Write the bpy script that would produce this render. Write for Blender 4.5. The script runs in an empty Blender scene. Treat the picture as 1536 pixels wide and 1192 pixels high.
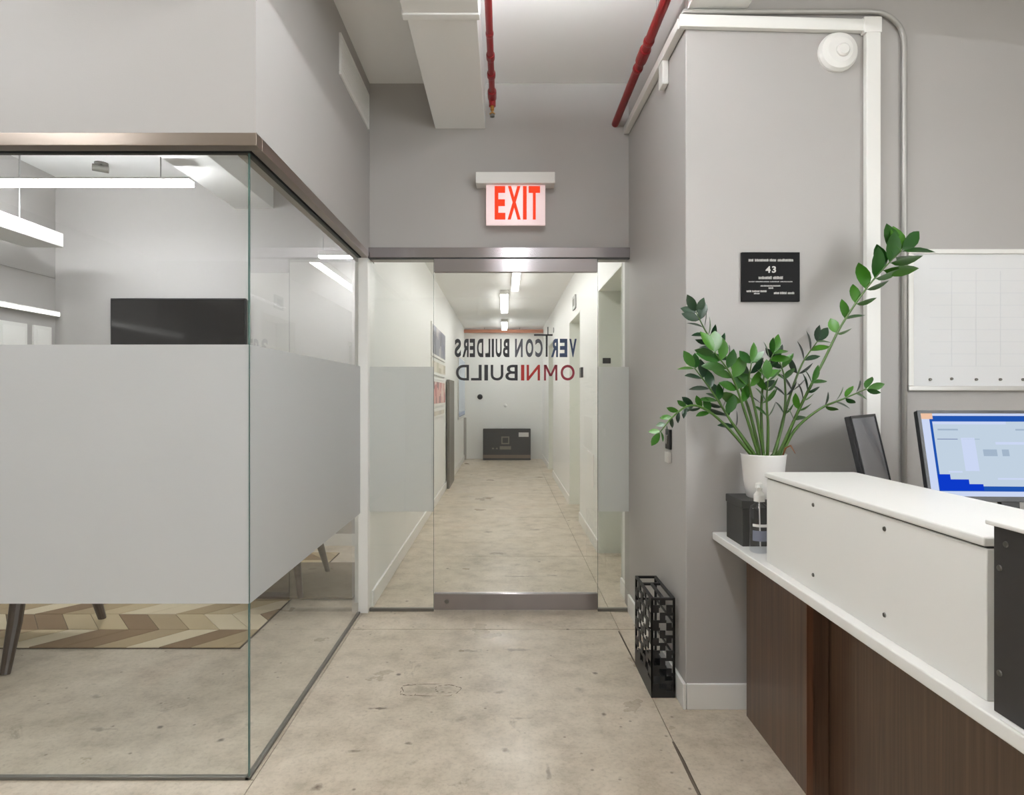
import bpy, bmesh, math, random
from mathutils import Vector, Matrix
random.seed(7)
PI = math.pi
S = bpy.context.scene
COL = S.collection

# ------------------------------------------------------------------ camera
F = 940.0                       # focal length in pixels of the 1536 x 1192 frame
CX, CY, CZ = 757.0, 592.0, 1.29 # vanishing point and eye height
cd = bpy.data.cameras.new('camera'); cam = bpy.data.objects.new('camera', cd); COL.objects.link(cam)
cam.location = (0, 0, CZ); cam.rotation_euler = (PI/2, 0, 0)
cd.sensor_fit = 'HORIZONTAL'; cd.sensor_width = 36.0; cd.lens = 36.0*F/1536
cd.shift_x = (768-CX)/1536; cd.shift_y = -(596-CY)/1536
cd.clip_start = 0.05
S.camera = cam
# ------------------------------------------------------------------ world, light, exposure
w = bpy.data.worlds.new('world'); S.world = w; w.use_nodes = True
w.node_tree.nodes['Background'].inputs[0].default_value = (0.96, 0.98, 1.0, 1)
w.node_tree.nodes['Background'].inputs[1].default_value = 9.5   # overcast daylight outside the added window in the right wall
vs = S.view_settings
vs.view_transform = 'Standard'; vs.look = 'None'; vs.gamma = 1.0; vs.use_curve_mapping = False
vs.exposure = 0.17
WY0, WY1, WZ0, WZ1 = -3.7, -.5, .75, 2.65     # big window added to the right wall for side light
pl = bpy.data.lights.new('added_window_portal', 'AREA'); po = bpy.data.objects.new('added_window_portal', pl); COL.objects.link(po)
pl.shape = 'RECTANGLE'; pl.size = WZ1-WZ0; pl.size_y = WY1-WY0; pl.cycles.is_portal = True
po.location = (3.41, (WY0+WY1)/2, (WZ0+WZ1)/2); po.rotation_euler = (0, PI/2, 0)
S.cycles.max_bounces = 14; S.cycles.diffuse_bounces = 7; S.cycles.transparent_max_bounces = 24
S.cycles.sample_clamp_indirect = 6.0
E_REC, E_UP, E_COR, E_ROOM = 31.0, 270.0, 22.0, 70.0    # emission of the linear lamps; the second is their added upward glow

# ------------------------------------------------------------------ helpers
def P(px, py, d): return Vector(((px-CX)*d/F, d, CZ-(py-CY)*d/F))
def lin(c): c /= 255.0; return c/12.92 if c <= 0.04045 else ((c+0.055)/1.055)**2.4
def rgb(r, g, b): return (lin(r), lin(g), lin(b), 1.0)

class MB:
    def __init__(s): s.v = []; s.f = []
    def box(s, x0, x1, y0, y1, z0, z1):
        n = len(s.v)
        s.v += [Vector(p) for p in ((x0,y0,z0),(x1,y0,z0),(x1,y1,z0),(x0,y1,z0),(x0,y0,z1),(x1,y0,z1),(x1,y1,z1),(x0,y1,z1))]
        s.f += [tuple(n+i for i in q) for q in ((0,3,2,1),(4,5,6,7),(0,1,5,4),(1,2,6,5),(2,3,7,6),(3,0,4,7))]
        return s
    def tube(s, path, r, n=12, cap=True):
        path = [Vector(p) for p in path]; m = len(path)
        rr = r if isinstance(r, (list, tuple)) else [r]*m
        up = None; b0 = len(s.v)
        for i, p in enumerate(path):
            t = (path[min(i+1, m-1)]-path[max(i-1, 0)]).normalized()
            if up is None:
                up = Vector((0,0,1)) if abs(t.z) < .9 else Vector((0,1,0))
            a = (up - t*up.dot(t)).normalized(); b = t.cross(a); up = a
            for k in range(n):
                an = 2*PI*k/n
                s.v.append(p + (a*math.cos(an)+b*math.sin(an))*rr[i])
        for i in range(m-1):
            for k in range(n):
                s.f.append((b0+i*n+k, b0+i*n+(k+1)%n, b0+(i+1)*n+(k+1)%n, b0+(i+1)*n+k))
        if cap:
            s.f.append(tuple(b0+k for k in reversed(range(n))))
            s.f.append(tuple(b0+(m-1)*n+k for k in range(n)))
        return s
    def lathe(s, c, prof, n=28, axis='z'):
        # prof: list of (radius, height); open profile, closed where the radius is 0
        c = Vector(c); b0 = len(s.v); m = len(prof)
        for r, h in prof:
            for k in range(n):
                a = 2*PI*k/n; q = (r*math.cos(a), r*math.sin(a), h)
                s.v.append(c + Vector(q if axis == 'z' else (q[0], -q[2], q[1])))
        for i in range(m-1):
            for k in range(n):
                s.f.append((b0+i*n+k, b0+i*n+(k+1)%n, b0+(i+1)*n+(k+1)%n, b0+(i+1)*n+k))
        return s
    def prism(s, poly, y0, y1):
        # polygon in x-z, extruded along y
        n = len(poly); b = len(s.v)
        s.v += [Vector((x, y0, z)) for x, z in poly] + [Vector((x, y1, z)) for x, z in poly]
        s.f.append(tuple(range(b, b+n))); s.f.append(tuple(reversed(range(b+n, b+2*n))))
        for i in range(n):
            j = (i+1) % n; s.f.append((b+j, b+i, b+n+i, b+n+j))
        return s
    def slabpoly(s, poly, z0, z1):
        n = len(poly); b = len(s.v)
        s.v += [Vector((x, y, z0)) for x, y in poly] + [Vector((x, y, z1)) for x, y in poly]
        s.f.append(tuple(reversed(range(b, b+n)))); s.f.append(tuple(range(b+n, b+2*n)))
        for i in range(n):
            j = (i+1) % n; s.f.append((b+i, b+j, b+n+j, b+n+i))
        return s
    def build(s, name, mat, parent=None, bevel=0, smooth=False, local=False, segs=2):
        # vertices are world coordinates (local=True: coordinates of the parent)
        me = bpy.data.meshes.new(name)
        lo = Vector((min(v[i] for v in s.v) for i in range(3))); hi = Vector((max(v[i] for v in s.v) for i in range(3)))
        org = Vector(((lo.x+hi.x)/2, (lo.y+hi.y)/2, lo.z))
        me.from_pydata([v-org for v in s.v], [], s.f); me.update()
        bm = bmesh.new(); bm.from_mesh(me); bmesh.ops.recalc_face_normals(bm, faces=bm.faces[:]); bm.to_mesh(me); bm.free()
        if mat: me.materials.append(mat)
        if smooth:
            for p in me.polygons: p.use_smooth = True
        o = bpy.data.objects.new(name, me); COL.objects.link(o)
        if parent:
            o.parent = parent
            base = Vector((0,0,0))
            q = parent
            while q is not None and not local: base += q.location; q = q.parent
            o.location = org-base
        else: o.location = org
        if bevel:
            m = o.modifiers.new('bevel', 'BEVEL'); m.width = bevel; m.segments = segs; m.limit_method = 'ANGLE'
            for p in me.polygons: p.use_smooth = True
            wn = o.modifiers.new('weighted', 'WEIGHTED_NORMAL')
        return o
def box(*a): return MB().box(*a)
def thing(name, label, cat, loc, rz=0, group=None):
    o = bpy.data.objects.new(name, None); COL.objects.link(o); o.empty_display_size = .05
    o.location = loc; o.rotation_euler = (0, 0, rz)
    return tag(o, label, cat, group)
def tag(o, label, cat, group=None):
    o['label'] = label; o['category'] = cat
    if group: o['group'] = group
    return o
def struct(o): o['kind'] = 'structure'; return o
def stuff(o): o['kind'] = 'stuff'; return o

def text_mesh(ch, x0, x1, z0, z1, y, thick, bold=0.0, mirror=False):
    """one character of the built-in font fitted to a rectangle of a plane facing -y"""
    cu = bpy.data.curves.new('letter', 'FONT'); cu.body = ch; cu.size = 1; cu.offset = bold; cu.resolution_u = 5
    ob = bpy.data.objects.new('letter', cu); COL.objects.link(ob)
    dg = bpy.context.evaluated_depsgraph_get(); me = bpy.data.meshes.new_from_object(ob.evaluated_get(dg))
    bpy.data.objects.remove(ob); bpy.data.curves.remove(cu)
    xs = [v.co.x for v in me.vertices]; ys = [v.co.y for v in me.vertices]
    a0, a1, b0, b1 = min(xs), max(xs), min(ys), max(ys)
    bm = bmesh.new(); bm.from_mesh(me); bpy.data.meshes.remove(me)
    for v in bm.verts:
        u = (v.co.x-a0)/max(1e-6, a1-a0); t = (v.co.y-b0)/max(1e-6, b1-b0)
        if mirror: u = 1-u
        v.co = (x0+u*(x1-x0), y, z0+t*(z1-z0))
    r = bmesh.ops.extrude_face_region(bm, geom=bm.faces[:])
    for e in r['geom']:
        if isinstance(e, bmesh.types.BMVert): e.co.y += thick
    bm.verts.ensure_lookup_table()
    m = MB(); m.v = [v.co.copy() for v in bm.verts]; bm.verts.index_update(); m.f = [tuple(v.index for v in f.verts) for f in bm.faces]
    bm.free(); return m

# ------------------------------------------------------------------ materials
def mat(name, col, rough=.5, metal=0, spec=.5, bump=0, bscale=60, vary=0, vscale=3, coat=0, emit=0, aniso=0):
    m = bpy.data.materials.new(name); m.use_nodes = True; N = m.node_tree.nodes; L = m.node_tree.links
    b = N['Principled BSDF']
    b.inputs['Base Color'].default_value = col; b.inputs['Roughness'].default_value = rough
    b.inputs['Metallic'].default_value = metal; b.inputs['Specular IOR Level'].default_value = spec
    b.inputs['Coat Weight'].default_value = coat; b.inputs['Coat Roughness'].default_value = .08
    if emit:
        b.inputs['Emission Color'].default_value = col; b.inputs['Emission Strength'].default_value = emit
    g = N.new('ShaderNodeNewGeometry')
    if vary:
        n = N.new('ShaderNodeTexNoise'); n.inputs['Scale'].default_value = vscale; n.inputs['Detail'].default_value = 5
        L.new(g.outputs['Position'], n.inputs['Vector'])
        x = N.new('ShaderNodeMix'); x.data_type = 'RGBA'
        x.inputs['A'].default_value = tuple(c*(1-vary) for c in col[:3])+(1,); x.inputs['B'].default_value = tuple(min(1, c*(1+vary)) for c in col[:3])+(1,)
        L.new(n.outputs['Fac'], x.inputs['Factor']); L.new(x.outputs['Result'], b.inputs['Base Color'])
    if bump:
        n = N.new('ShaderNodeTexNoise'); n.inputs['Scale'].default_value = bscale; n.inputs['Detail'].default_value = 3
        L.new(g.outputs['Position'], n.inputs['Vector'])
        u = N.new('ShaderNodeBump'); u.inputs['Strength'].default_value = bump; u.inputs['Distance'].default_value = .002
        L.new(n.outputs['Fac'], u.inputs['Height']); L.new(u.outputs['Normal'], b.inputs['Normal'])
    if aniso:
        t = N.new('ShaderNodeTangent'); t.direction_type = 'RADIAL'; t.axis = 'Z'
        L.new(t.outputs['Tangent'], b.inputs['Tangent'])
        b.inputs['Anisotropic'].default_value = aniso; b.inputs['Anisotropic Rotation'].default_value = 0.25
    return m

M = {}
M['paint'] = mat('warm_grey_paint', rgb(172,169,166), .55, bump=.12, bscale=180, vary=.015, vscale=1.5)
M['white'] = mat('white_wall_paint', rgb(235,235,232), .5, bump=.1, bscale=180)
M['ceiling'] = mat('ceiling_paint', rgb(246,246,245), .7, bump=.15, bscale=90)
M['trimwhite'] = mat('white_trim_paint', rgb(232,231,227), .35)
M['ductwhite'] = mat('white_duct_paint', rgb(240,240,238), .5, bump=.08, bscale=40)
M['laminate'] = mat('white_laminate', rgb(233,232,228), .35, vary=.01)
M['plastic'] = mat('white_plastic', rgb(228,227,223), .4)
M['ceramic'] = mat('white_ceramic', rgb(236,234,231), .3, coat=.3)
M['red'] = mat('red_pipe_enamel', rgb(128,10,16), .35, vary=.08, vscale=9)
M['brass'] = mat('brass', rgb(196,152,82), .3, metal=1)
M['steel'] = mat('galvanised_steel', rgb(168,168,166), .38, metal=.85, vary=.06, vscale=12)
M['conduit'] = mat('painted_conduit', rgb(170,168,164), .4, metal=.3)
M['bronze'] = mat('brushed_header_metal', rgb(150,138,128), .3, metal=1, aniso=.7)
M['rail'] = mat('brushed_rail_metal', rgb(160,155,157), .24, metal=1, aniso=.9)
M['gasket'] = mat('dark_gasket', rgb(40,42,42), .5)
M['channel'] = mat('dark_metal_channel', rgb(116,114,108), .4, metal=.6)
M['black'] = mat('black_metal', rgb(22,22,22), .45, spec=.4, bump=.05)
M['blackplastic'] = mat('black_plastic', rgb(26,26,28), .35)
M['satinblack'] = mat('satin_black_board', rgb(34,31,29), .5, vary=.1)
M['darkbox'] = mat('black_carton', rgb(46,45,42), .6, vary=.1)
M['plaque'] = mat('gloss_black_plaque', rgb(10,9,9), .45, spec=.1)
M['print'] = mat('white_print', rgb(205,203,198), .6)
M['screwmetal'] = mat('screw_metal', rgb(120,118,114), .3, metal=1)
M['boardface'] = mat('whiteboard_face', rgb(226,227,228), .16)
M['gridline'] = mat('pale_grid_print', rgb(210,212,215), .4)
M['alu'] = mat('pale_aluminium', rgb(206,204,200), .35, metal=.5)
M['tvscreen'] = mat('television_glass', rgb(30,29,29), .12, coat=.3)
M['lcd'] = mat('switched_off_lcd', rgb(112,114,122), .22, coat=.4)  # grey raised to stand in for reflections on the dark screen
M['soil'] = mat('potting_soil', rgb(52,38,28), .9, bump=1, bscale=120)
M['paper'] = mat('white_paper', rgb(238,237,233), .6)
M['greydoor'] = mat('grey_green_door_paint', rgb(224,226,218), .45)
M['greypanel'] = mat('dark_grey_panel', rgb(112,108,100), .5)
M['stemgreen'] = mat('plant_stem', rgb(64,94,34), .4, vary=.3, vscale=30)
M['drystalk'] = mat('dry_brown_stalk', rgb(128,78,40), .7)
M['orange'] = mat('orange_pink_pipe', rgb(206,140,112), .45)
M['chairwood'] = mat('dark_walnut_leg', rgb(52,36,28), .4, vary=.2, vscale=20)
M['chairfabric'] = mat('grey_chair_fabric', rgb(120,122,126), .9, bump=.4, bscale=400)
M['mat'] = mat('brown_floor_strip', rgb(112,100,84), .8, bump=.3, bscale=300, vary=.1, vscale=14)
M['liquid'] = None

def emis(name, col, s):
    m = bpy.data.materials.new(name); m.use_nodes = True; N = m.node_tree.nodes; N.clear()
    e = N.new('ShaderNodeEmission'); e.inputs[0].default_value = col; e.inputs[1].default_value = s
    o = N.new('ShaderNodeOutputMaterial'); m.node_tree.links.new(e.outputs[0], o.inputs[0]); return m
M['lampR'] = emis('reception_lamp', (.945, .972, 1.0, 1), E_REC)
M['lampDesk'] = emis('desk_pendant_lamp', (.955, .972, 1.0, 1), E_REC*3.2)
M['addedUp'] = emis('added_uplight_glow', (.945, .972, 1.0, 1), E_UP)  # upward glow added to the lamps to brighten the ceiling
M['lampC'] = emis('corridor_lamp', (1.0, .985, .965, 1), E_COR)
M['lampG'] = emis('meeting_room_lamp', (.96, .97, 1.0, 1), E_ROOM)
M['exitred'] = emis('exit_letter_glow', (1.0, .075, .03, 1), .86)
M['exitpanel'] = mat('edge_lit_acrylic', rgb(240,214,214), .25, emit=.25)
M['scr_bg'] = emis('screen_pale', rgb(196,212,228), .86)
M['scr_edge'] = emis('screen_light_blue', rgb(206,218,246), .86)
M['scr_blue'] = emis('screen_blue', rgb(34,86,178), .86)
M['scr_deep'] = emis('screen_deep_blue', rgb(14,60,204), .86)
M['scr_grey'] = emis('screen_grey', rgb(166,184,204), .86)
M['scr_text'] = emis('screen_text', rgb(116,128,168), .86)
M['scr_peach'] = emis('screen_peach', rgb(240,196,166), .86)

def glass(name, tint, refl=1.0):
    m = bpy.data.materials.new(name); m.use_nodes = True; N = m.node_tree.nodes; L = m.node_tree.links; N.clear()
    t = N.new('ShaderNodeBsdfTransparent'); t.inputs[0].default_value = tint
    g = N.new('ShaderNodeBsdfGlossy'); g.inputs['Roughness'].default_value = .0; g.inputs['Color'].default_value = (refl, refl, refl, 1)
    # Schlick reflectance of a whole pane, on the face where the ray enters; no bending, so no inner total reflection
    ge = N.new('ShaderNodeNewGeometry')
    def math_(op, a, b_):
        n_ = N.new('ShaderNodeMath'); n_.operation = op; n_.use_clamp = op == 'MULTIPLY_ADD'
        for i, q in enumerate((a, b_)):
            if isinstance(q, (int, float)): n_.inputs[i].default_value = q
            else: L.new(q, n_.inputs[i])
        return n_.outputs[0]
    dt = N.new('ShaderNodeVectorMath'); dt.operation = 'DOT_PRODUCT'; L.new(ge.outputs['Incoming'], dt.inputs[0]); L.new(ge.outputs['Normal'], dt.inputs[1])
    c_ = math_('SUBTRACT', 1.0, math_('ABSOLUTE', dt.outputs['Value'], 0))
    fr = math_('ADD', math_('MULTIPLY', math_('POWER', c_, 5.0), .75), .06)
    fr = math_('MULTIPLY', fr, math_('SUBTRACT', 1.0, ge.outputs['Backfacing']))
    x = N.new('ShaderNodeMixShader'); o = N.new('ShaderNodeOutputMaterial')
    L.new(fr, x.inputs[0]); L.new(t.outputs[0], x.inputs[1]); L.new(g.outputs[0], x.inputs[2]); L.new(x.outputs[0], o.inputs[0])
    return m
M['glass'] = glass('clear_glass', (.976, .986, .98, 1))
M['clearplastic'] = glass('clear_plastic', (.9, .91, .93, 1))
M['glassedge'] = mat('green_glass_edge', rgb(74,98,92), .2)
def frost():
    m = bpy.data.materials.new('frosted_film'); m.use_nodes = True; N = m.node_tree.nodes; L = m.node_tree.links; N.clear()
    d = N.new('ShaderNodeBsdfDiffuse'); d.inputs[0].default_value = (.84, .84, .84, 1)
    t = N.new('ShaderNodeBsdfTranslucent'); t.inputs[0].default_value = (.97, .97, .965, 1)
    x = N.new('ShaderNodeMixShader'); x.inputs[0].default_value = .5
    p = N.new('ShaderNodeBsdfTransparent'); y = N.new('ShaderNodeMixShader'); y.inputs[0].default_value = .09
    g = N.new('ShaderNodeBsdfGlossy'); g.inputs['Roughness'].default_value = .25
    f = N.new('ShaderNodeFresnel'); f.inputs['IOR'].default_value = 1.3
    z = N.new('ShaderNodeMixShader'); o = N.new('ShaderNodeOutputMaterial')
    L.new(d.outputs[0], x.inputs[1]); L.new(t.outputs[0], x.inputs[2])
    rf = N.new('ShaderNodeBsdfRefraction'); rf.inputs['Roughness'].default_value = .62; rf.inputs['IOR'].default_value = 1.4; rf.inputs['Color'].default_value = (.97, .98, .99, 1)
    xx = N.new('ShaderNodeMixShader'); xx.inputs[0].default_value = .25; L.new(x.outputs[0], xx.inputs[1]); L.new(rf.outputs[0], xx.inputs[2])
    L.new(xx.outputs[0], y.inputs[1]); L.new(p.outputs[0], y.inputs[2])
    L.new(f.outputs[0], z.inputs[0]); L.new(y.outputs[0], z.inputs[1]); L.new(g.outputs[0], z.inputs[2]); L.new(z.outputs[0], o.inputs[0])
    return m
M['frost'] = frost()

def concrete():
    m = bpy.data.materials.new('polished_concrete'); m.use_nodes = True; N = m.node_tree.nodes; L = m.node_tree.links
    b = N['Principled BSDF']; g = N.new('ShaderNodeNewGeometry'); pos = g.outputs['Position']
    def noise(sc, det=4, rough=.55, dist=0, vec=None):
        n = N.new('ShaderNodeTexNoise'); n.inputs['Scale'].default_value = sc; n.inputs['Detail'].default_value = det
        n.inputs['Roughness'].default_value = rough; n.inputs['Distortion'].default_value = dist
        L.new(vec or pos, n.inputs['Vector']); return n.outputs['Fac']
    def ramp(v, stops):
        r = N.new('ShaderNodeValToRGB'); e = r.color_ramp.elements
        while len(e) < len(stops): e.new(.5)
        for i, (p, c) in enumerate(stops): e[i].position = p; e[i].color = c
        L.new(v, r.inputs[0]); return r.outputs[0]
    def mix(a, c, f, mode='MIX', fac=None):
        x = N.new('ShaderNodeMix'); x.data_type = 'RGBA'; x.blend_type = mode
        if fac is not None: x.inputs['Factor'].default_value = fac
        else: L.new(f, x.inputs['Factor'])
        L.new(a, x.inputs['A'])
        if isinstance(c, tuple): x.inputs['B'].default_value = c
        else: L.new(c, x.inputs['B'])
        return x.outputs['Result']
    base = ramp(noise(1.1, 8, .6, .4), [(.30, rgb(158,147,127)), (.44, rgb(190,177,157)), (.58, rgb(204,191,173)), (.74, rgb(197,173,151))])
    base = mix(base, ramp(noise(7, 6, .65), [(.3, rgb(138,127,110)), (.5, rgb(194,183,166)), (.75, rgb(224,214,198))]), None, 'MIX', .5)
    grain = ramp(noise(60, 4, .7), [(.3, (.62,.60,.57,1)), (.52, (1,1,1,1))])
    base = mix(base, grain, None, 'MULTIPLY', .5)
    # dark worn blotches and pin holes
    s1 = ramp(noise(3.3, 9, .72, .8), [(.62, (0,0,0,1)), (.74, (1,1,1,1))])
    base = mix(base, rgb(122,108,92), s1, 'MIX')
    v = N.new('ShaderNodeTexVoronoi'); v.inputs['Scale'].default_value = 3.2; L.new(pos, v.inputs['Vector'])
    nz = N.new('ShaderNodeMath'); nz.operation = 'MULTIPLY_ADD'; nz.inputs[1].default_value = .05; nz.inputs[2].default_value = -.015
    L.new(noise(30, 3), nz.inputs[0])
    ad = N.new('ShaderNodeMath'); ad.operation = 'ADD'; L.new(v.outputs['Distance'], ad.inputs[0]); L.new(nz.outputs[0], ad.inputs[1])
    s2 = ramp(ad.outputs[0], [(.035, (.85,.85,.85,1)), (.06, (0,0,0,1))])
    base = mix(base, rgb(84,72,60), s2, 'MIX')
    v2 = N.new('ShaderNodeTexVoronoi'); v2.inputs['Scale'].default_value = 11; L.new(pos, v2.inputs['Vector'])
    base = mix(base, rgb(104,90,74), ramp(v2.outputs['Distance'], [(.03, (.75,.75,.75,1)), (.09, (0,0,0,1))]))
    mp = N.new('ShaderNodeMapping'); mp.inputs['Scale'].default_value = (26, 4, 1); mp.inputs['Rotation'].default_value = (0, 0, .5); L.new(pos, mp.inputs[0])
    s3 = ramp(noise(1, 6, .7, 1.2, mp.outputs[0]), [(.66, (0,0,0,1)), (.76, (.5,.5,.5,1))])
    base = mix(base, rgb(150,134,114), s3, 'MIX')
    # worn marks with places of their own: (x, y, half length, half width, strength)
    tot = None
    wob = noise(22, 4)
    for (sx, sy, a_, c_, st) in ((-.165, 3.16, .075, .022, .7), (.07, 3.17, .10, .03, .6), (-.33, 2.74, .16, .07, .35), (-.52, 2.58, .05, .012, 1), (-.19, 2.49, .06, .02, .5),
            (.06, 2.5, .05, .012, .5), (-.36, 2.32, .02, .012, .8), (.0, 2.27, .018, .02, .8), (-.545, 2.27, .03, .012, .8), (.40, 2.53, .014, .018, 1), (-.02, 2.72, .035, .02, .5),
            (-.62, 2.06, .03, .02, 1), (.15, 2.15, .012, .06, .6), (-.32, 2.2, .03, .02, .5), (.33, 2.74, .03, .03, .5), (-.05, 5.1, .09, .05, .8), (.1, 4.45, .16, .03, .6), (.33, 4.48, .05, .03, .7), (-.15, 5.9, .07, .05, .7), (.3, 6.0, .06, .05, .7), (-1.55, 2.42, .06, .02, .6), (-1.75, 2.68, .03, .02, .5), (-1.0, 2.45, .03, .03, .4)):
        sb = N.new('ShaderNodeVectorMath'); sb.operation = 'SUBTRACT'; sb.inputs[1].default_value = (sx, sy, 0); L.new(pos, sb.inputs[0])
        ml = N.new('ShaderNodeVectorMath'); ml.operation = 'MULTIPLY'; ml.inputs[1].default_value = (1/a_, 1/c_, 0); L.new(sb.outputs[0], ml.inputs[0])
        ln = N.new('ShaderNodeVectorMath'); ln.operation = 'LENGTH'; L.new(ml.outputs[0], ln.inputs[0])
        m1 = N.new('ShaderNodeMath'); m1.operation = 'MULTIPLY_ADD'; m1.inputs[1].default_value = 2.6; L.new(wob, m1.inputs[0]); L.new(ln.outputs['Value'], m1.inputs[2])
        mr = N.new('ShaderNodeMapRange'); mr.inputs['From Min'].default_value = 1.5; mr.inputs['From Max'].default_value = 2.15; mr.inputs['To Min'].default_value = st; mr.inputs['To Max'].default_value = 0
        L.new(m1.outputs[0], mr.inputs['Value'])
        if tot is None: tot = mr.outputs[0]
        else:
            mx = N.new('ShaderNodeMath'); mx.operation = 'MAXIMUM'; L.new(tot, mx.inputs[0]); L.new(mr.outputs[0], mx.inputs[1]); tot = mx.outputs[0]
    base = mix(base, rgb(108,94,78), tot)
    L.new(base, b.inputs['Base Color'])
    rr = ramp(noise(2.5, 5), [(.3, (.26,.26,.26,1)), (.7, (.46,.46,.46,1))]); L.new(rr, b.inputs['Roughness'])
    b.inputs['Specular IOR Level'].default_value = .5
    u = N.new('ShaderNodeBump'); u.inputs['Strength'].default_value = .15; u.inputs['Distance'].default_value = .003
    L.new(noise(45, 5, .6), u.inputs['Height']); L.new(u.outputs[0], b.inputs['Normal'])
    return m
M['concrete'] = concrete()
M['joint'] = mat('dark_joint_filler', rgb(84,74,62), .9)

def wood(name, c0, c1, c2, rough=.32):
    m = bpy.data.materials.new(name); m.use_nodes = True; N = m.node_tree.nodes; L = m.node_tree.links
    b = N['Principled BSDF']; g = N.new('ShaderNodeNewGeometry')
    mp = N.new('ShaderNodeMapping'); mp.inputs['Scale'].default_value = (85, 85, 1.6); L.new(g.outputs['Position'], mp.inputs[0])
    n = N.new('ShaderNodeTexNoise'); n.inputs['Scale'].default_value = 1; n.inputs['Detail'].default_value = 7; n.inputs['Distortion'].default_value = .6
    L.new(mp.outputs[0], n.inputs['Vector'])
    r = N.new('ShaderNodeValToRGB'); e = r.color_ramp.elements; e.new(.5)
    for i, (p, c) in enumerate(((.3, c0), (.52, c1), (.75, c2))): e[i].position = p; e[i].color = c
    L.new(n.outputs['Fac'], r.inputs[0]); L.new(r.outputs[0], b.inputs['Base Color'])
    b.inputs['Roughness'].default_value = rough
    u = N.new('ShaderNodeBump'); u.inputs['Strength'].default_value = .08; u.inputs['Distance'].default_value = .002
    L.new(n.outputs['Fac'], u.inputs['Height']); L.new(u.outputs[0], b.inputs['Normal'])
    return m
M['walnut'] = wood('walnut_veneer', rgb(68,51,39), rgb(86,65,50), rgb(104,80,62))
M['walnutedge'] = wood('walnut_edge_band', rgb(84,54,38), rgb(104,70,50), rgb(120,84,62))

def leafmat(name, a, c):
    m = bpy.data.materials.new(name); m.use_nodes = True; N = m.node_tree.nodes; L = m.node_tree.links
    b = N['Principled BSDF']; oi = N.new('ShaderNodeObjectInfo')
    x = N.new('ShaderNodeMix'); x.data_type = 'RGBA'; x.inputs['A'].default_value = a; x.inputs['B'].default_value = c
    L.new(oi.outputs['Random'], x.inputs['Factor']); L.new(x.outputs['Result'], b.inputs['Base Color'])
    b.inputs['Roughness'].default_value = .3; b.inputs['Subsurface Weight'].default_value = 0
    return m
M['leaf'] = leafmat('glossy_leaf', rgb(24,70,18), rgb(64,116,28))
M['leafdark'] = leafmat('dark_glossy_leaf', rgb(16,40,24), rgb(30,60,34))

# ------------------------------------------------------------------ floor
H = 3.157            # ceiling
XL, XR = -.81, .745  # faces of the passage
YW = 2.58            # front wall on the right
YD = 3.76            # glass door plane
fl = struct(box(-5.0, 3.4, -4.7, 13.0, -.12, -.012).build('floor', M['joint']))
def slab(x0, x1, y0, y1):
    g = .0014
    o = box(x0+g, x1-g, y0+g*2, y1-g*2, -.012, 0).build('slab', M['concrete'], fl)
for (x0, x1) in ((-5.0, -.84), (-.84, .628), (.628, 3.4)):
    ys = [-4.7, -1.6, 1.1, 3.45, 5.01, 6.59, 8.2, 9.8, 11.4, 13.0]
    if x0 < -2: ys = [-4.7, -1.6, 2.1, 5.5, 13.0]
    for a, b_ in zip(ys, ys[1:]): slab(x0, x1, a, b_)
# old mended patch: thin dark groove line around a lozenge
pg = MB(); cxp, cyp = -.325, 2.74
def loop(cx_, cy_, rx, ry, ex, wob, a0=0, a1=2*PI, r=.0016):
    q = []
    for i in range(61):
        a = a0+(a1-a0)*i/60; c_, s_ = math.cos(a), math.sin(a); k = 1+wob*math.sin(5*a+1)+wob*.6*math.sin(11*a)
        q.append((cx_+rx*k*math.copysign(abs(c_)**ex, c_), cy_+ry*k*math.copysign(abs(s_)**ex, s_), -.0003))
    pg.tube(q, [r*(.55+.45*math.sin(i*.9)) for i in range(61)], 6)
loop(cxp, cyp, .125, .055, .62, .05); loop(cxp+.07, cyp+.012, .05, .035, .9, .06, .4, 5.2); loop(cxp-.09, cyp, .04, .05, .7, .05, 1.2, 5.6)
pg.build('patch_outline', M['joint'], fl)
def crack(pts, r=.0035): MB().tube([Vector((x, y, -.0015)) for x, y in pts], [r*(.5+.5*math.sin(PI*(i+.5)/len(pts))) for i in range(len(pts))], 6).build('crack', M['joint'], fl)
crack([(.628, 1.9), (.628, 2.0), (.627, 2.1), (.628, 2.2), (.627, 2.27), (.626, 2.33)], .007)
crack([(.622, 3.42), (.624, 3.3), (.626, 3.15), (.628, 2.95)], .0045)

# ------------------------------------------------------------------ ceilings and walls
struct(box(-5.0, 3.4, -4.7, 5.5, H, H+.15).build('ceiling', M['ceiling']))
CC = 2.63
struct(box(-.95, 1.3, YD+.13, 13.0, CC, CC+.15).build('ceiling_corridor', M['ceiling']))
struct(box(-5.0, 3.4, -4.7, -4.55, 0, H).build('wall_rear', M['paint']))
struct(MB().box(3.25, 3.4, -4.55, YW, 0, WZ0).box(3.25, 3.4, -4.55, YW, WZ1, H).box(3.25, 3.4, -4.55, WY0, WZ0, WZ1).box(3.25, 3.4, WY1, YW, WZ0, WZ1).build('wall_right', M['paint']))
struct(box(-5.0, -4.85, -4.55, 2.04, 0, H).build('wall_far_left', M['paint']))
struct(box(XR, 3.4, YW, YD+.13, 0, H).build('wall_front_right', M['paint'], bevel=.006))
struct(box(XL, XR, YD, YD+.13, 2.112, H).build('wall_header', M['paint']))
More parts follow.
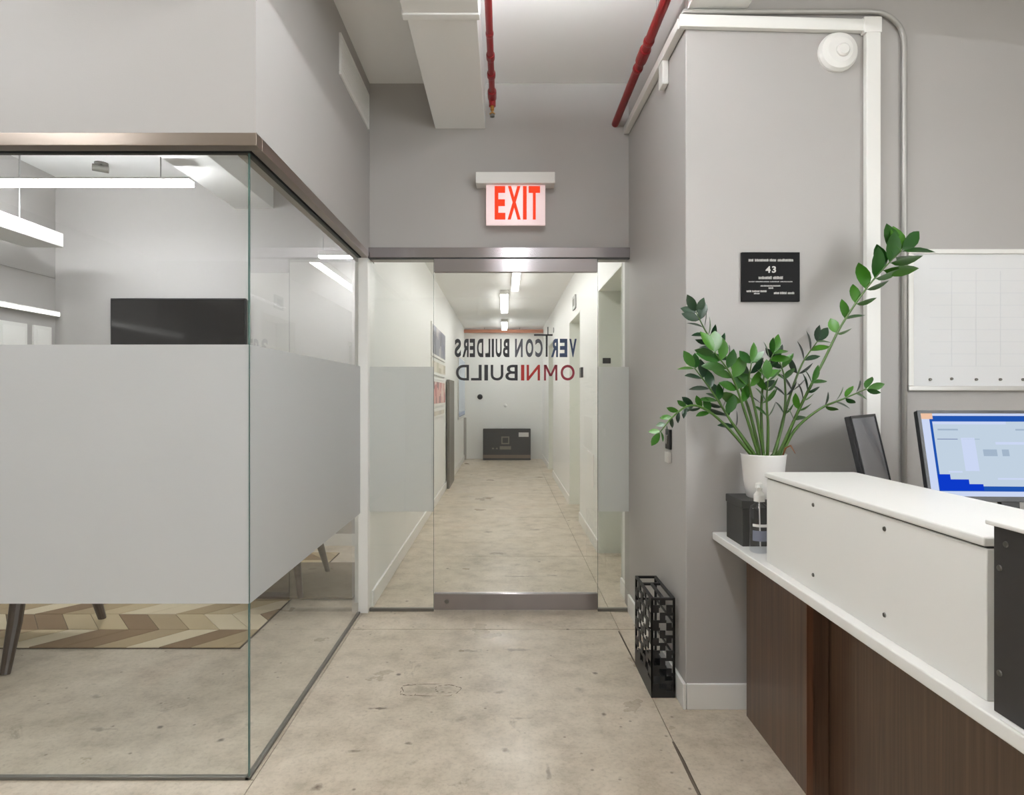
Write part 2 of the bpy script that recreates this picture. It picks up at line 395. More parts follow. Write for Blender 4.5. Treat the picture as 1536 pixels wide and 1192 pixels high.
# wall above the meeting room glass: front run and side run
struct(MB().slabpoly([(-5.0, 2.04), (XL, 2.04), (XL, YD+.13), (XL-.11, YD+.13), (XL-.11, 2.15), (-5.0, 2.15)], 2.115, H).build('wall_over_glass', M['paint']))
struct(box(XL-.12, XL, YD+.13, 13.0, 0, H).build('wall_corridor_left', M['white']))
struct(box(-5.0, -3.85, 2.04, 2.15, 0, 2.115).build('wall_left', M['paint']))
struct(box(-4.0, -3.85, 2.15, 5.5, 0, H).build('wall_meeting_left', M['paint']))
struct(box(-4.0, XL-.12, 5.37, 5.5, 0, H).build('wall_meeting_back', M['paint']))
struct(box(-.95, 1.3, 12.63, 12.75, 0, CC).build('wall_corridor_end', M['white']))
XC = .768
cr = MB()
REC = [(4.09, 5.12), (6.38, 7.40), (9.9, 10.9)]; ZT = 2.15; DEP = .24
y = YD+.13
for a, b_ in REC:
    cr.box(XC, XC+DEP, y, a, 0, CC); cr.box(XC, XC+DEP, a, b_, ZT, CC); y = b_
cr.box(XC, XC+DEP, y, 12.63, 0, CC)
struct(cr.build('wall_corridor_right', M['white']))
for i, (a, b_) in enumerate(REC):
    d = struct(box(XC+DEP, XC+DEP+.05, a, b_, 0, ZT).build('door_%d' % (i+2), M['greydoor']))
    mid = (a+b_)/2
    for u, v in ((a+.01, mid-.003), (mid+.003, b_-.01)):
        box(XC+DEP-.02, XC+DEP, u, v, .012, ZT-.01).build('door_leaf', M['greydoor'], d, bevel=.003)
    # painted steel jamb lining of the recess
    box(XC-.004, XC+DEP-.021, b_-.016, b_+.0, 0, ZT).build('jamb', M['greydoor'], d)
    box(XC-.004, XC+DEP-.021, a, a+.016, 0, ZT).build('jamb', M['greydoor'], d)
    box(XC-.004, XC+DEP-.021, a+.016, b_-.016, ZT-.016, ZT).build('lintel_lining', M['greydoor'], d)
# baseboards
bb = MB(); bb.box(XL, XL+.014, YD+.05, 12.63, 0, .1)
struct(bb.build('baseboard_corridor_left', M['trimwhite'], bevel=.003))
bb = MB(); y = YD+.05
for a, b_ in REC: bb.box(XC-.014, XC, y, a, 0, .1); y = b_
bb.box(XC-.014, XC, y, 12.63, 0, .1); struct(bb.build('baseboard_corridor_right', M['trimwhite'], bevel=.003))
struct(box(XR+.002, 1.2, YW-.014, YW, 0, .105).build('baseboard_front_right', M['trimwhite'], bevel=.003))
struct(box(XR-.014, XR, YW-.014, YD-.03, 0, .105).build('baseboard_right_side', M['trimwhite'], bevel=.003))
struct(box(-3.85, XL-.13, 5.356, 5.37, 0, .1).build('baseboard_meeting_back', M['trimwhite'], bevel=.003))

# ------------------------------------------------------------------ glazing
FZ0, FZ1 = .592, 1.458      # frosted band
GX, GY = -.855, 2.098       # corner of the meeting-room glass
GT = 2.102                  # top of glass
def glazed(name, x0, x1, y0, y1, film_face, fz=(FZ0, FZ1), z0=.012, z1=GT):
    w_ = box(x0, x1, y0, y1, z0, z1).build(name, M['glass']); struct(w_)
    if film_face:
        a = film_face
        box(*a, fz[0], fz[1]).build('frosted_film', M['frost'], w_)
    return w_
t = .012
w1 = glazed('window_1', -3.85, GX-.001, GY, GY+t, (-3.85, GX-.001, GY-.003, GY-.001))
w2 = glazed('window_2', GX-t, GX, GY+.001, YD-.045, (GX+.001, GX+.003, GY+.002, YD-.062))
box(GX-.0035, GX+.0012, GY-.0012, GY+t*.5, .012, GT).build('glass_edge', M['glassedge'], w1)
box(-3.85, GX-.0, GY-.002, GY+t+.003, 0, .012).build('floor_channel', M['channel'], w1, bevel=.002)
box(GX-t-.003, GX+.003, GY-.002, YD-.062, 0, .012).build('floor_channel', M['channel'], w2, bevel=.002)
box(-3.85, GX+.004, GY-.004, GY+t+.004, GT-.004, 2.115).build('top_gasket', M['gasket'], w1)
box(GX-t-.004, GX+.004, GY+t+.004, YD-.045, GT-.004, 2.115).build('top_gasket', M['gasket'], w2)
# header trims
tr = MB().box(-3.85, XL+.004, 2.036, 2.085, 2.10, 2.142); struct(tr.build('trim_1', M['bronze'], bevel=.002))
tr = MB().box(GX+.012, XL+.004, 2.085, YD-.06, 2.10, 2.142); struct(tr.build('trim_2', M['bronze'], bevel=.002))
struct(box(XL-.005, XR, YD-.035, YD-.001, 2.106, 2.166).build('trim_3', M['rail'], bevel=.002))
struct(box(XL-.005, XR, YD-.03, YD-.001, 2.1, 2.106).build('trim_4', M['gasket']))
struct(box(GX-.01, XL-.006+.008, YD-.06, YD+.13, 0, 2.1).build('trim_5', M['trimwhite'], bevel=.002))
# big unseen window added to the right wall to bring in side daylight
w5 = struct(box(3.33, 3.34, WY0+.05, WY1-.05, WZ0+.05, WZ1-.05).build('added_window', M['glass']))
fm = MB().box(3.3, 3.37, WY0, WY1, WZ0, WZ0+.05).box(3.3, 3.37, WY0, WY1, WZ1-.05, WZ1)
for yy in (WY0, (WY0+WY1)/2-.025, WY1-.05): fm.box(3.3, 3.37, yy, yy+.05, WZ0+.05, WZ1-.05)
fm.build('added_window_frame', M['trimwhite'], w5)
box(3.22, 3.3, WY0-.04, WY1+.04, WZ0-.03, WZ0).build('added_window_sill', M['trimwhite'], w5, bevel=.003)
# sidelights and door
DL, DR = (652-CX)*.004, (895-CX)*.004
w3 = glazed('window_3', XL+.003, DL-.003, YD-.022, YD-.012, (XL+.003, DL-.003, YD-.011, YD-.009), z1=2.1)
w4 = glazed('window_4', DR+.003, XR-.002, YD-.022, YD-.012, (DR+.003, XR-.002, YD-.011, YD-.009), z1=2.1)
for w_, a, b_ in ((w3, XL+.003, DL-.003), (w4, DR+.003, XR-.002)):
    box(a, b_, YD-.028, YD-.006, 0, .018).build('floor_channel', M['channel'], w_, bevel=.002)
box(DL-.0045, DL-.003, YD-.022, YD-.012, .018, 2.1).build('glass_edge', M['glassedge'], w3)
box(DR+.003, DR+.0045, YD-.022, YD-.012, .018, 2.1).build('glass_edge', M['glassedge'], w4)
d1 = struct(box(DL, DR, YD-.023, YD-.011, .1, 2.02).build('door_1', M['glass']))
box(DL, DR, YD-.036, YD, 2.02, 2.098).build('top_rail', M['rail'], d1, bevel=.002)
box(DL, DR, YD-.036, YD, .012, .108).build('bottom_rail', M['rail'], d1, bevel=.002)
MB().lathe((DL+.075, YD-.036, .062), [(.0, .003), (.011, .003), (.013, 0)], 16, 'y').build('floor_lock', M['screwmetal'], d1)
# lettering on the door, read from the corridor
def deep(name, a): return mat(name, a, .45)
LB, LN, LR, LD = deep('blue_black_vinyl', rgb(38,58,92)), deep('black_vinyl', rgb(34,34,38)), deep('red_vinyl', rgb(168,36,30)), deep('crimson_vinyl', rgb(140,38,56))
LG = deep('grey_vinyl', rgb(78,80,88))
def letter(ch, px0, px1, py0, py1, m, bold):
    dd = YD-.0245; a = P(px0, py1, dd); b_ = P(px1, py0, dd)
    text_mesh(ch, a.x, b_.x, a.z, b_.z, dd, .001, bold, True).build('letter', m, d1)
for ch, a, b_ in (('V',854,865),('E',839.5,851),('R',826.5,837)): letter(ch, a, b_, 508, 535.5, LB, .038)
for ch, a, b_ in (('C',803,814),('O',788.5,800),('N',772.5,784)): letter(ch, a, b_, 508, 535.5, LG, .038)
for ch, a, b_ in (('B',754.5,764),('U',743.5,752.5),('I',737.5,741),('L',728,735.5),('D',715.5,725),('E',704.5,712.5),('R',693.5,703),('S',682,691.5)): letter(ch, a, b_, 508, 535.5, LN, .036)
for ch, a, b_, m in (('O',841,862,LD),('N',790,810,LR),('I',781.5,786.5,LR),('B',758,776.5,LN),('U',736,755,LN),('I',726.5,732,LN),('L',706.5,722.5,LN),('D',684,703.5,LN)): letter(ch, a, b_, 547, 570.5, m, .012)
# the M from four strokes
mm = MB(); dd = YD-.0245
def stroke(ax, ay, bx_, by_, wpx):
    # a slanted bar between two picture points of the door plane, wpx wide along x
    q = [P(ax-wpx/2, ay, dd), P(ax+wpx/2, ay, dd), P(bx_+wpx/2, by_, dd), P(bx_-wpx/2, by_, dd)]
    mm.prism([(v.x, v.z) for v in q], dd, dd+.001)
stroke(817.5, 547, 817.5, 570.5, 3); stroke(834.5, 547, 834.5, 570.5, 3); stroke(818, 547, 826, 564, 3.4); stroke(834, 547, 826, 564, 3.4)
mm.build('letter', LD, d1)
# tower-crane letter T
dd = YD-.0245
cm = MB()
def prect(px0, px1, py0, py1):
    a = P(px0, py1, dd); b_ = P(px1, py0, dd); cm.box(a.x, b_.x, dd, dd+.001, a.z, b_.z)
prect(818.5, 821.5, 502, 535); prect(801, 829, 501, 503.6); prect(821, 822.6, 490, 502); prect(830, 831, 491, 499)
cm.build('letter', LN, d1)

# ------------------------------------------------------------------ lamps
def linear_lamp(x0, x1, y0, y1, z, mat_, label, hang=0, thick=.07):
    t_ = thing('linear_light', label, 'ceiling light', ((x0+x1)/2, (y0+y1)/2, z))
    box(x0, x1, y0, y1, z+.012, z+thick).build('housing', M['plastic'], t_, bevel=.003)
    box(x0+.004, x1-.004, y0+.004, y1-.004, z-(.02 if thick < .05 else 0), z+.012).build('diffuser', mat_, t_)
    if hang > .1 and mat_ is M['lampR'] and abs(x0) < 2.6 and x0 < 1: box(x0+.01, x1-.01, y0+.004, y1-.004, z+.07, z+.078).build('added_uplight', M['addedUp'], t_)  # added glowing top face, lifts the ceiling brightness
    if hang:
        L_ = x1-x0 > y1-y0
        for k in (.06, .87):
            cx_, cy_ = (x0+(x1-x0)*k, (y0+y1)/2) if L_ else ((x0+x1)/2, y0+(y1-y0)*k)
            MB().tube([(cx_, cy_, z+thick), (cx_, cy_, z+.07+hang)], .004, 8).build('hanger', M['steel'], t_)
    return t_
linear_lamp(.05, .15, .1, 2.40, 2.86, M['lampR'], 'long linear ceiling light in the middle of the reception, overhead', H-2.93)
linear_lamp(2.25, 2.35, -3.9, -1.3, 2.86, M['lampR'], 'added linear ceiling light out of view at the rear of the reception', H-2.93)  # unseen lamp, added to light the camera-facing walls
linear_lamp(2.46, 2.56, -.45, .5, 2.42, M['lampDesk'], 'short linear pendant light above the reception desk', H-2.49)
linear_lamp(-2.45, -2.35, .2, 1.65, 2.86, M['lampR'], 'added linear ceiling light out of view before the meeting room glass', H-2.93)  # unseen lamp, added to light the left front wall
linear_lamp(.08, .17, 4.25, 7.68, CC-.07, M['lampC'], 'nearest and longest linear light on the corridor ceiling')
linear_lamp(-.06, .05, 8.0, 9.75, CC-.07, M['lampC'], 'middle linear light on the corridor ceiling')
linear_lamp(-.06, .05, 11.05, 12.3, CC-.07, M['lampC'], 'farthest and shortest-looking linear light on the corridor ceiling')
linear_lamp(-3.8, -2.145, 4.26, 4.34, 2.745, M['lampG'], 'bright linear light hanging inside the glass meeting room', H-2.815, .026)

linear_lamp(-1.484, -.95, 4.98, 5.04, 2.385, M['lampG'], 'short bright linear light at the right end of the meeting room', H-2.455, .05)

# ------------------------------------------------------------------ ducts and pipes under the ceiling
dz = 2.885
t_ = thing('air_duct', 'white rectangular duct with flange running above the passage to the header wall', 'duct', (-.266, 2.0, dz))
box(-.416, -.116, 2.64, YD, dz, H-.02).build('duct_section', M['ductwhite'], t_, bevel=.004)
box(-.424, -.108, .6, 2.62, dz-.008, H-.012).build('duct_section', M['ductwhite'], t_, bevel=.004)
box(-.43, -.102, 2.605, 2.65, dz-.014, H-.004).build('flange', M['ductwhite'], t_, bevel=.006)
t_ = thing('air_duct', 'white duct entering the wall above the round detector, top right', 'duct', (.87, 1.6, dz))
box(.752, .995, .7, YW, 2.872, H-.02).build('duct_section', M['ductwhite'], t_, bevel=.004)
box(.742, 1.005, 2.1, 2.14, 2.86, H-.008).build('flange', M['ductwhite'], t_, bevel=.004)

def pipe(label, x, z, y0, y1, r, couplings):
    t__ = thing('sprinkler_pipe', label, 'pipe', (x, y0, z-r))
    MB().tube([(x, y0, z), (x, y1, z)], r, 16).build('pipe', M['red'], t__, smooth=False)
    for c, ln, k in couplings:
        MB().tube([(x, c-ln/2, z), (x, c-ln/2+.008, z), (x, c+ln/2-.008, z), (x, c+ln/2, z)], [r*(k-.08), r*k, r*k, r*(k-.08)], 16).build('coupling', M['red'], t__)
    return t__
t_ = pipe('red sprinkler pipe beside the white duct, ending in a brass sprinkler head', -.071, 2.99, .6, 3.62, .0165, [(3.15, .05, 1.3), (3.33, .045, 1.35), (3.55, .09, 1.5), (2.95, .03, 1.15)])
MB().tube([(-.071, 3.595, 2.975), (-.071, 3.595, 2.945)], .02, 14).build('elbow', M['red'], t_)
sp = MB().lathe((-.071, 3.595, 2.90), [(0, 0), (.016, 0), (.016, .004), (.006, .006), (.006, .02), (.011, .022), (.011, .046)], 14).build('sprinkler_head', M['brass'], t_)
MB().lathe((-.071, 3.595, 2.884), [(0, 0), (.013, 0), (.013, .012), (.007, .016)], 14).build('deflector', M['channel'], t_)
t_ = pipe('long red sprinkler pipe along the right side of the passage ceiling', .663, 2.915, .6, YD, .021, [(3.0, .11, 1.3), (2.88, .03, 1.2), (3.12, .03, 1.2)])
for yy in (2.72,): MB().tube([(.663, yy, 2.93), (.663, yy, H)], .005, 8).build('hanger', M['steel'], t_)

t_ = thing('cable_trunking', 'white square cable trunking along the top of the right wall and down it', 'trunking', (1.1, YW-.03, 1.0))
m = MB(); k0 = YW-.028
m.prism([(XR-.03, 2.792), (XR-.03, 2.842), (1.53, 2.82), (1.53, 2.772)], k0, YW-.0015); m.build('horizontal_run', M['trimwhite'], t_, bevel=.003)
box(1.474, 1.532, k0-.001, YW-.0015, .73, 2.775).build('vertical_run', M['trimwhite'], t_, bevel=.003)
box(1.462, 1.536, k0-.004, YW-.0015, 2.765, 2.83).build('corner_cover', M['trimwhite'], t_, bevel=.004)
t_ = thing('cable_trunking', 'white cable trunking running back along the right side wall beneath the red pipe', 'trunking', (XR, 3.2, 2.8))
m = MB(); n0 = len(m.v)
for yv, zc in ((YW+.0005, 2.817), (YD-.01, 2.872)):
    m.v += [Vector((XR-.034, yv, zc-.022)), Vector((XR-.0015, yv, zc-.022)), Vector((XR-.0015, yv, zc+.022)), Vector((XR-.034, yv, zc+.022))]
m.f = [(0,3,2,1), (4,5,6,7), (0,1,5,4), (1,2,6,5), (2,3,7,6), (3,0,4,7)]
m.build('side_run', M['trimwhite'], t_, bevel=.003)
# grey conduit
t_ = thing('metal_conduit', 'thin grey metal conduit curving down the right wall past the whiteboard', 'conduit', (1.637, YW-.012, 1.0))
pts = [(XR-.012, YD-.05, 2.905), (XR-.012, YW+.05, 2.861), (XR-.008, YW-.011, 2.859), (XR+.04, YW-.013, 2.859)]
pts += [(1.50, YW-.013, 2.859)]
for i in range(1, 9):
    a = PI/2*(1-i/8); pts.append((1.507+.13*math.cos(a), YW-.013, 2.729+.13*math.sin(a)))
pts += [(1.637, YW-.013, 2.2), (1.637, YW-.013, .75)]
MB().tube(pts, .0105, 12).build('pipe', M['conduit'], t_, smooth=True)
o = box(XR-.03, XR, 2.84, 2.915, 2.70, 2.84).build('wall_sensor', M['plastic'], bevel=.006); tag(o, 'small white sensor box high on the right side wall under the trunking', 'sensor')
# round detector
t_ = thing('fire_detector', 'round white fire detector high on the right wall beside the trunking', 'detector', P(1255, 80, YW))
c = P(1255, 80, YW)
MB().lathe(c, [(.0, .034), (.05, .034), (.072, .026), (.08, .012), (.08, 0)], 40, 'y').build('base', M['plastic'], t_, smooth=False)
MB().lathe(c+Vector((.008, -.034, -.004)), [(0, .012), (.02, .012), (.026, .006), (.027, 0)], 28, 'y').build('lens', M['plastic'], t_)
# vent grille on the left upper wall
t_ = thing('air_vent', 'flat white air vent grille near the ceiling on the left side wall', 'vent', (XL, 3.38, 2.84))
y0, y1, z0, z1 = 3.06, 3.70, 2.855, 3.06
m = MB(); m.box(XL, XL+.012, y0, y1, z0, z0+.018); m.box(XL, XL+.012, y0, y1, z1-.018, z1); m.box(XL, XL+.012, y0, y0+.018, z0+.018, z1-.018); m.box(XL, XL+.012, y1-.018, y1, z0+.018, z1-.018)
m.build('frame', M['trimwhite'], t_, bevel=.002)
box(XL, XL+.002, y0+.018, y1-.018, z0+.018, z1-.018).build('backing', M['plastic'], t_)
for i in range(8):
    zz = z0+.022+i*.0205; box(XL+.002, XL+.010, y0+.018, y1-.018, zz, zz+.0165).build('slat', M['trimwhite'], t_)

# ------------------------------------------------------------------ exit sign
t_ = thing('exit_sign', 'red lettered edge-lit exit sign above the glass door', 'sign', (0.06, YD-.04, 2.29))
a = P(714, 278, 3.70); b_ = P(832, 261, 3.70)
box(a.x, b_.x, 3.66, YD, a.z, b_.z).build('canopy', M['plastic'], t_, bevel=.004)
a = P(729, 338, 3.69); b_ = P(818, 276, 3.69)
box(a.x, b_.x, 3.69, 3.70, a.z, b_.z).build('panel', M['exitpanel'], t_, bevel=.002)
for ch, p0, p1 in (('E', 742, 758), ('X', 761.5, 781), ('I', 784.5, 790), ('T', 793, 810)):
    a = P(p0, 329, 3.687); b_ = P(p1, 279, 3.687)
    text_mesh(ch, a.x, b_.x, a.z, b_.z, 3.687, .003, .03).build('letter', M['exitred'], t_)

# ------------------------------------------------------------------ plaque, whiteboard, switch
t_ = thing('wall_plaque', 'small glossy black plaque with white lettering above the plant', 'plaque', P(1156, 452, YW))
a = P(1112.5, 452, YW-.012); b_ = P(1200, 378, YW-.012)
box(a.x, b_.x, YW-.012, YW, a.z, b_.z).build('board', M['plaque'], t_, bevel=.002)
tm = MB(); rnd = random.Random(3)
def strokes(px0, px1, py0, py1, words):
    dd_ = YW-.0128
    tot = sum(words)+.6*(len(words)-1); x = px0; u = (px1-px0)/tot
    for wl in words:
        xe = x+wl*u
        q = x
        while q < xe-.4:
            h = rnd.random()*.25
            wv = min(1.0, xe-q)
            a_ = P(q, py1, dd_); c_ = P(q+wv*.72, py0+(py1-py0)*h, dd_); tm.box(a_.x, c_.x, dd_, dd_+.0012, a_.z, c_.z)
            q += 1.25
        x = xe+.6*u
strokes(1123, 1190, 388, 392, [3, 8, 4, 9]); strokes(1138, 1175, 414, 418.5, [8, 6]); strokes(1123, 1189, 421.5, 423, [4, 9, 6, 8])
strokes(1141, 1171, 427.5, 429.5, [9]); strokes(1153, 1160, 430.5, 433, [3])
strokes(1120, 1150, 435, 438, [4, 6, 5]); strokes(1131, 1140, 439, 441, [3]); strokes(1161, 1192, 437.5, 441, [4, 5, 5])
stuff(tm.build('small_lettering', M['print'], t_))
for ch, p0, p1 in (('4', 1148.5, 1156), ('3', 1158, 1164)):
    a = P(p0, 409, YW-.0128); b_ = P(p1, 399, YW-.0128); text_mesh(ch, a.x, b_.x, a.z, b_.z, YW-.0128, .001, .03).build('numeral', M['print'], t_)

t_ = thing('whiteboard', 'white framed whiteboard with a faint printed grid on the right wall', 'whiteboard', P(1450, 587, YW))
x0 = P(1361, 0, YW-.02).x+.006; z1 = P(0, 373, YW-.02).z; z0 = P(0, 586, YW-.02).z; x1 = 3.0
box(x0+.02, x1-.02, YW-.012, YW, z0+.02, z1-.02).build('panel', M['boardface'], t_)
for nm, q in (('frame_rail', (x0, x1, YW-.02, YW, z0, z0+.02)), ('frame_rail', (x0, x1, YW-.02, YW, z1-.02, z1)), ('frame_rail', (x0, x0+.022, YW-.02, YW, z0+.02, z1-.02)), ('frame_rail', (x1-.022, x1, YW-.02, YW, z0+.02, z1-.02))):
    box(*q).build(nm, M['alu'] if q[4] == z0 and q[1] == x1 and q[0] == x0 else M['trimwhite'], t_, bevel=.003)
gm = MB(); gy = YW-.0126
for i in range(1, 12): gm.box(x0+.08+i*.1, x0+.082+i*.1, gy, gy+.0006, z0+.1, z1-.09)
for i in range(0, 9): gm.box(x0+.09, x1-.09, gy, gy+.0006, z0+.1+i*.05, z0+.102+i*.05)
stuff(gm.build('grid_print', M['gridline'], t_))
for i, px in enumerate((1395, 1427, 1464, 1500, 1534)):
    c = P(px, 569-(1 if i == 1 else 0), YW-.0125)
    o = MB().lathe(c, [(0, .007), (.0045, .007), (.0058, .004), (.0058, 0)], 14, 'y').build('board_magnet', M['channel'])
    tag(o, ['small dark magnet at the bottom left corner of the whiteboard', 'second small magnet from the left along the whiteboard bottom', 'third small magnet from the left along the whiteboard bottom', 'fourth small magnet from the left along the whiteboard bottom', 'rightmost small magnet along the whiteboard bottom, at the photo edge'][i], 'magnet', 'magnets along the whiteboard bottom')
t_ = thing('wall_switch', 'small black door switch on the right side wall behind the plant leaves', 'switch', (XR, 2.83, 1.05))
box(XR-.012, XR, 2.79, 2.865, 1.045, 1.135).build('plate', M['black'], t_, bevel=.003)
box(XR-.018, XR-.012, 2.81, 2.845, 1.07, 1.11).build('button', M['screwmetal'], t_, bevel=.002)
box(XR-.016, XR, 2.795, 2.86, .985, 1.035).build('lower_box', M['alu'], t_, bevel=.003)

# ------------------------------------------------------------------ reception desk
DZ = .727
t_ = thing('reception_desk', 'reception desk with long white worktop over dark walnut front panels', 'desk', (1.25, 1.5, 0))
box(.854, 1.75, .35, YW-.002, DZ-.03, DZ).build('worktop', M['laminate'], t_, bevel=.004)
box(.972, 1.045, 2.018, 2.52, 0, DZ-.03).build('end_pedestal', M['walnut'], t_, bevel=.002)
box(.970, .990, 2.012, 2.018, 0, DZ-.03).build('edge_band', M['walnutedge'], t_)
box(1.046, 1.068, .4, 2.52, 0, DZ-.03).build('front_panel', M['walnut'], t_)
box(1.068, 1.70, 2.48, 2.50, 0, DZ-.03).build('side_panel', M['walnut'], t_, bevel=.002)
box(1.068, 1.70, .4, .42, 0, DZ-.03).build('side_panel', M['walnut'], t_, bevel=.002)
# white riser
RX, RY0, RY1, RZ = .885, 1.15, 2.117, 1.029
t_ = thing('counter_riser', 'white boxed riser with screwed front standing on the desk worktop', 'riser', (1.03, 1.6, DZ))
box(RX, RX+.018, RY0, RY1, DZ, RZ-.022).build('front_board', M['laminate'], t_, bevel=.002)
box(RX+.018, 1.17, RY1-.018, RY1, DZ, RZ-.022).build('end_board', M['laminate'], t_, bevel=.002)
box(RX+.018, 1.17, RY0, RY0+.018, DZ, RZ-.022).build('end_board', M['laminate'], t_, bevel=.002)
box(RX-.006, 1.185, RY0-.0, RY1+.006, RZ-.018, RZ).build('top_board', M['laminate'], t_, bevel=.004)
box(RX+.003, 1.165, RY0+.003, RY1-.003, RZ-.0215, RZ-.018).build('gap_shade_strip', M['gasket'], t_)  # dark strip stands in for the shade line under the top board
for px, py in ((1220, 757), (1220, 862), (1327, 793), (1327, 922)):
    d_ = RX*F/(px-CX); c = P(px, py, d_)
    s_ = MB()
    for i in range(12):
        a = 2*PI*i/12; s_.v.append(Vector((RX-.0025, c.y+.005*math.cos(a), c.z+.005*math.sin(a))))
    for i in range(12): s_.v.append(Vector((RX+.001, s_.v[i].y+(s_.v[i].y-c.y)*.25, s_.v[i].z+(s_.v[i].z-c.z)*.25)))
    s_.f = [tuple(range(12))]+[(i, (i+1) % 12, 12+(i+1) % 12, 12+i) for i in range(12)]
    s_.build('screw', M['screwmetal'], t_)
# near black unit
BX = .872
t_ = thing('counter_cabinet', 'black sided counter unit with thin white lid at the right photo edge', 'cabinet', (1.0, .85, DZ))
box(BX, BX+.02, .58, 1.118, DZ, 1.058).build('front_board', M['satinblack'], t_, bevel=.002)
box(BX+.02, 1.18, 1.098, 1.118, DZ, 1.058).build('side_board', M['laminate'], t_, bevel=.002)
box(BX+.02, 1.18, .58, .6, DZ, 1.058).build('side_board', M['satinblack'], t_, bevel=.002)
box(BX-.008, 1.19, .57, 1.128, 1.058, 1.066).build('lid', M['laminate'], t_, bevel=.002)
for yy, zz in ((1.09, 1.03), (1.104, .985), (1.104, .80)):
    s_ = MB()
    for i in range(10):
        a = 2*PI*i/10; s_.v.append(Vector((BX-.002, yy+.005*math.cos(a), zz+.005*math.sin(a))))
    for i in range(10): s_.v.append(Vector((BX+.001, s_.v[i].y+(s_.v[i].y-yy)*.25, s_.v[i].z+(s_.v[i].z-zz)*.25)))
    s_.f = [tuple(range(10))]+[(i, (i+1) % 10, 10+(i+1) % 10, 10+i) for i in range(10)]
    s_.build('screw', M['screwmetal'], t_)
o = MB().slabpoly([(.858, 1.085), (.869, 1.09), (.869, .93), (.858, .92)], DZ+.0005, DZ+.002).build('paper_sheet', M['paper']); tag(o, 'sliver of white paper on the worktop in front of the black unit', 'paper')

# black box, pot, sanitiser
BT = .898
o = thing('black_box', 'black box on the end of the worktop, under the white plant pot', 'box', (.99, 2.4, DZ))
box(.882, 1.10, 2.325, 2.492, DZ, BT-.03).build('body', M['darkbox'], o, bevel=.003)
box(.879, 1.103, 2.322, 2.495, BT-.03, BT).build('lid', M['darkbox'], o, bevel=.003)

plc = Vector((.993, 2.405, BT))
plant = thing('potted_plant', 'green leafy potted plant with long arching stems in a white pot', 'plant', plc)
rt, rb, ph = .084, .062, .166
MB().lathe(plc, [(0, 0), (rb-.004, 0), (rb, .004), (rb+.010, .06), (rt-.002, ph-.004), (rt, ph), (rt-.006, ph), (rt-.010, ph-.03), (0, ph-.03)], 40).build('pot', M['ceramic'], plant, smooth=True)
MB().lathe(plc, [(0, ph-.018), (.04, ph-.014), (rt-.0095, ph-.02), (rt-.01, ph-.029)], 24).build('soil', M['soil'], plant, smooth=True)

# leaf meshes
def leaf_mesh(name, m_, fold=.22):
    me = bpy.data.meshes.new(name)
    prof = [(0, .0), (.06, .02), (.2, .14), (.4, .215), (.6, .22), (.78, .16), (.92, .065), (1, 0)]
    v = []; f = []
    for i, (u, wd) in enumerate(prof):
        z = -.10*u*u
        v += [(u, -wd, z+wd*fold), (u, 0, z), (u, wd, z+wd*fold)]
    for i in range(len(prof)-1):
        a = i*3
        f += [(a, a+1, a+4, a+3), (a+1, a+2, a+5, a+4)]
    me.from_pydata(v, [], f); me.update(); me.materials.append(m_)
    for p in me.polygons: p.use_smooth = True
    return me
LM = [leaf_mesh('leaf', M['leaf']), leaf_mesh('leaf', M['leafdark'])]
def put_leaf(p, ang, length, tilt, dark, yaw, wide=1.0):
    """ang: direction in the picture plane (deg, 0 = right, 90 = up); yaw: lean toward the camera; tilt: roll of the blade"""
    a = math.radians(ang); yv = math.radians(yaw)
    x = Vector((math.cos(a)*math.cos(yv), -math.sin(yv), math.sin(a)*math.cos(yv)))
    n = Vector((0, -1, 0)); n = (n-x*n.dot(x)).normalized(); y_ = n.cross(x)
    r = Matrix.Rotation(math.radians(tilt), 3, x); n = r@n; y_ = r@y_
    m3 = Matrix((x*length, y_*length*wide, n*length)).transposed()
    o_ = bpy.data.objects.new('leaf', LM[1 if dark else 0]); COL.objects.link(o_); o_.parent = plant
    o_.matrix_local = Matrix.Translation(p-plc) @ m3.to_4x4()
def curve_pts(px, d0, d1, n=14):
    # Catmull-Rom through picture points with depth going from d0 to d1
    q = [Vector((a, b_)) for a, b_ in px]; q = [q[0]*2-q[1]]+q+[q[-1]*2-q[-2]]; out = []
    segs = len(q)-3
    for s_ in range(segs):
        for k in range(n//segs+1):
            t__ = k/(n//segs+1)
            p0, p1, p2, p3 = q[s_:s_+4]
            v = .5*((2*p1)+(p2-p0)*t__+(2*p0-5*p1+4*p2-p3)*t__**2+(3*p1-p0-3*p2+p3)*t__**3); out.append(v)
    out.append(q[-2]); m_ = len(out)-1
    return [P(v.x, v.y, d0+(d1-d0)*(i/m_)**1.3) for i, v in enumerate(out)], out
rl = random.Random(11)
# roll of the leaf blades of each stem: upper side, lower side (near 90 = seen edge-on)
ROLL = {'A': (14, 66), 'B': (76, 58), 'C': (76, 62), 'D': (64, 52), 'E': (66, 54), 'F': (70, 54), 'G': (22, 30), 'H': (26, 58), 'I': (34, 56), 'J': (30, 44), 'K': (70, 54), 'L': (62, 62), 'M': (66, 60)}
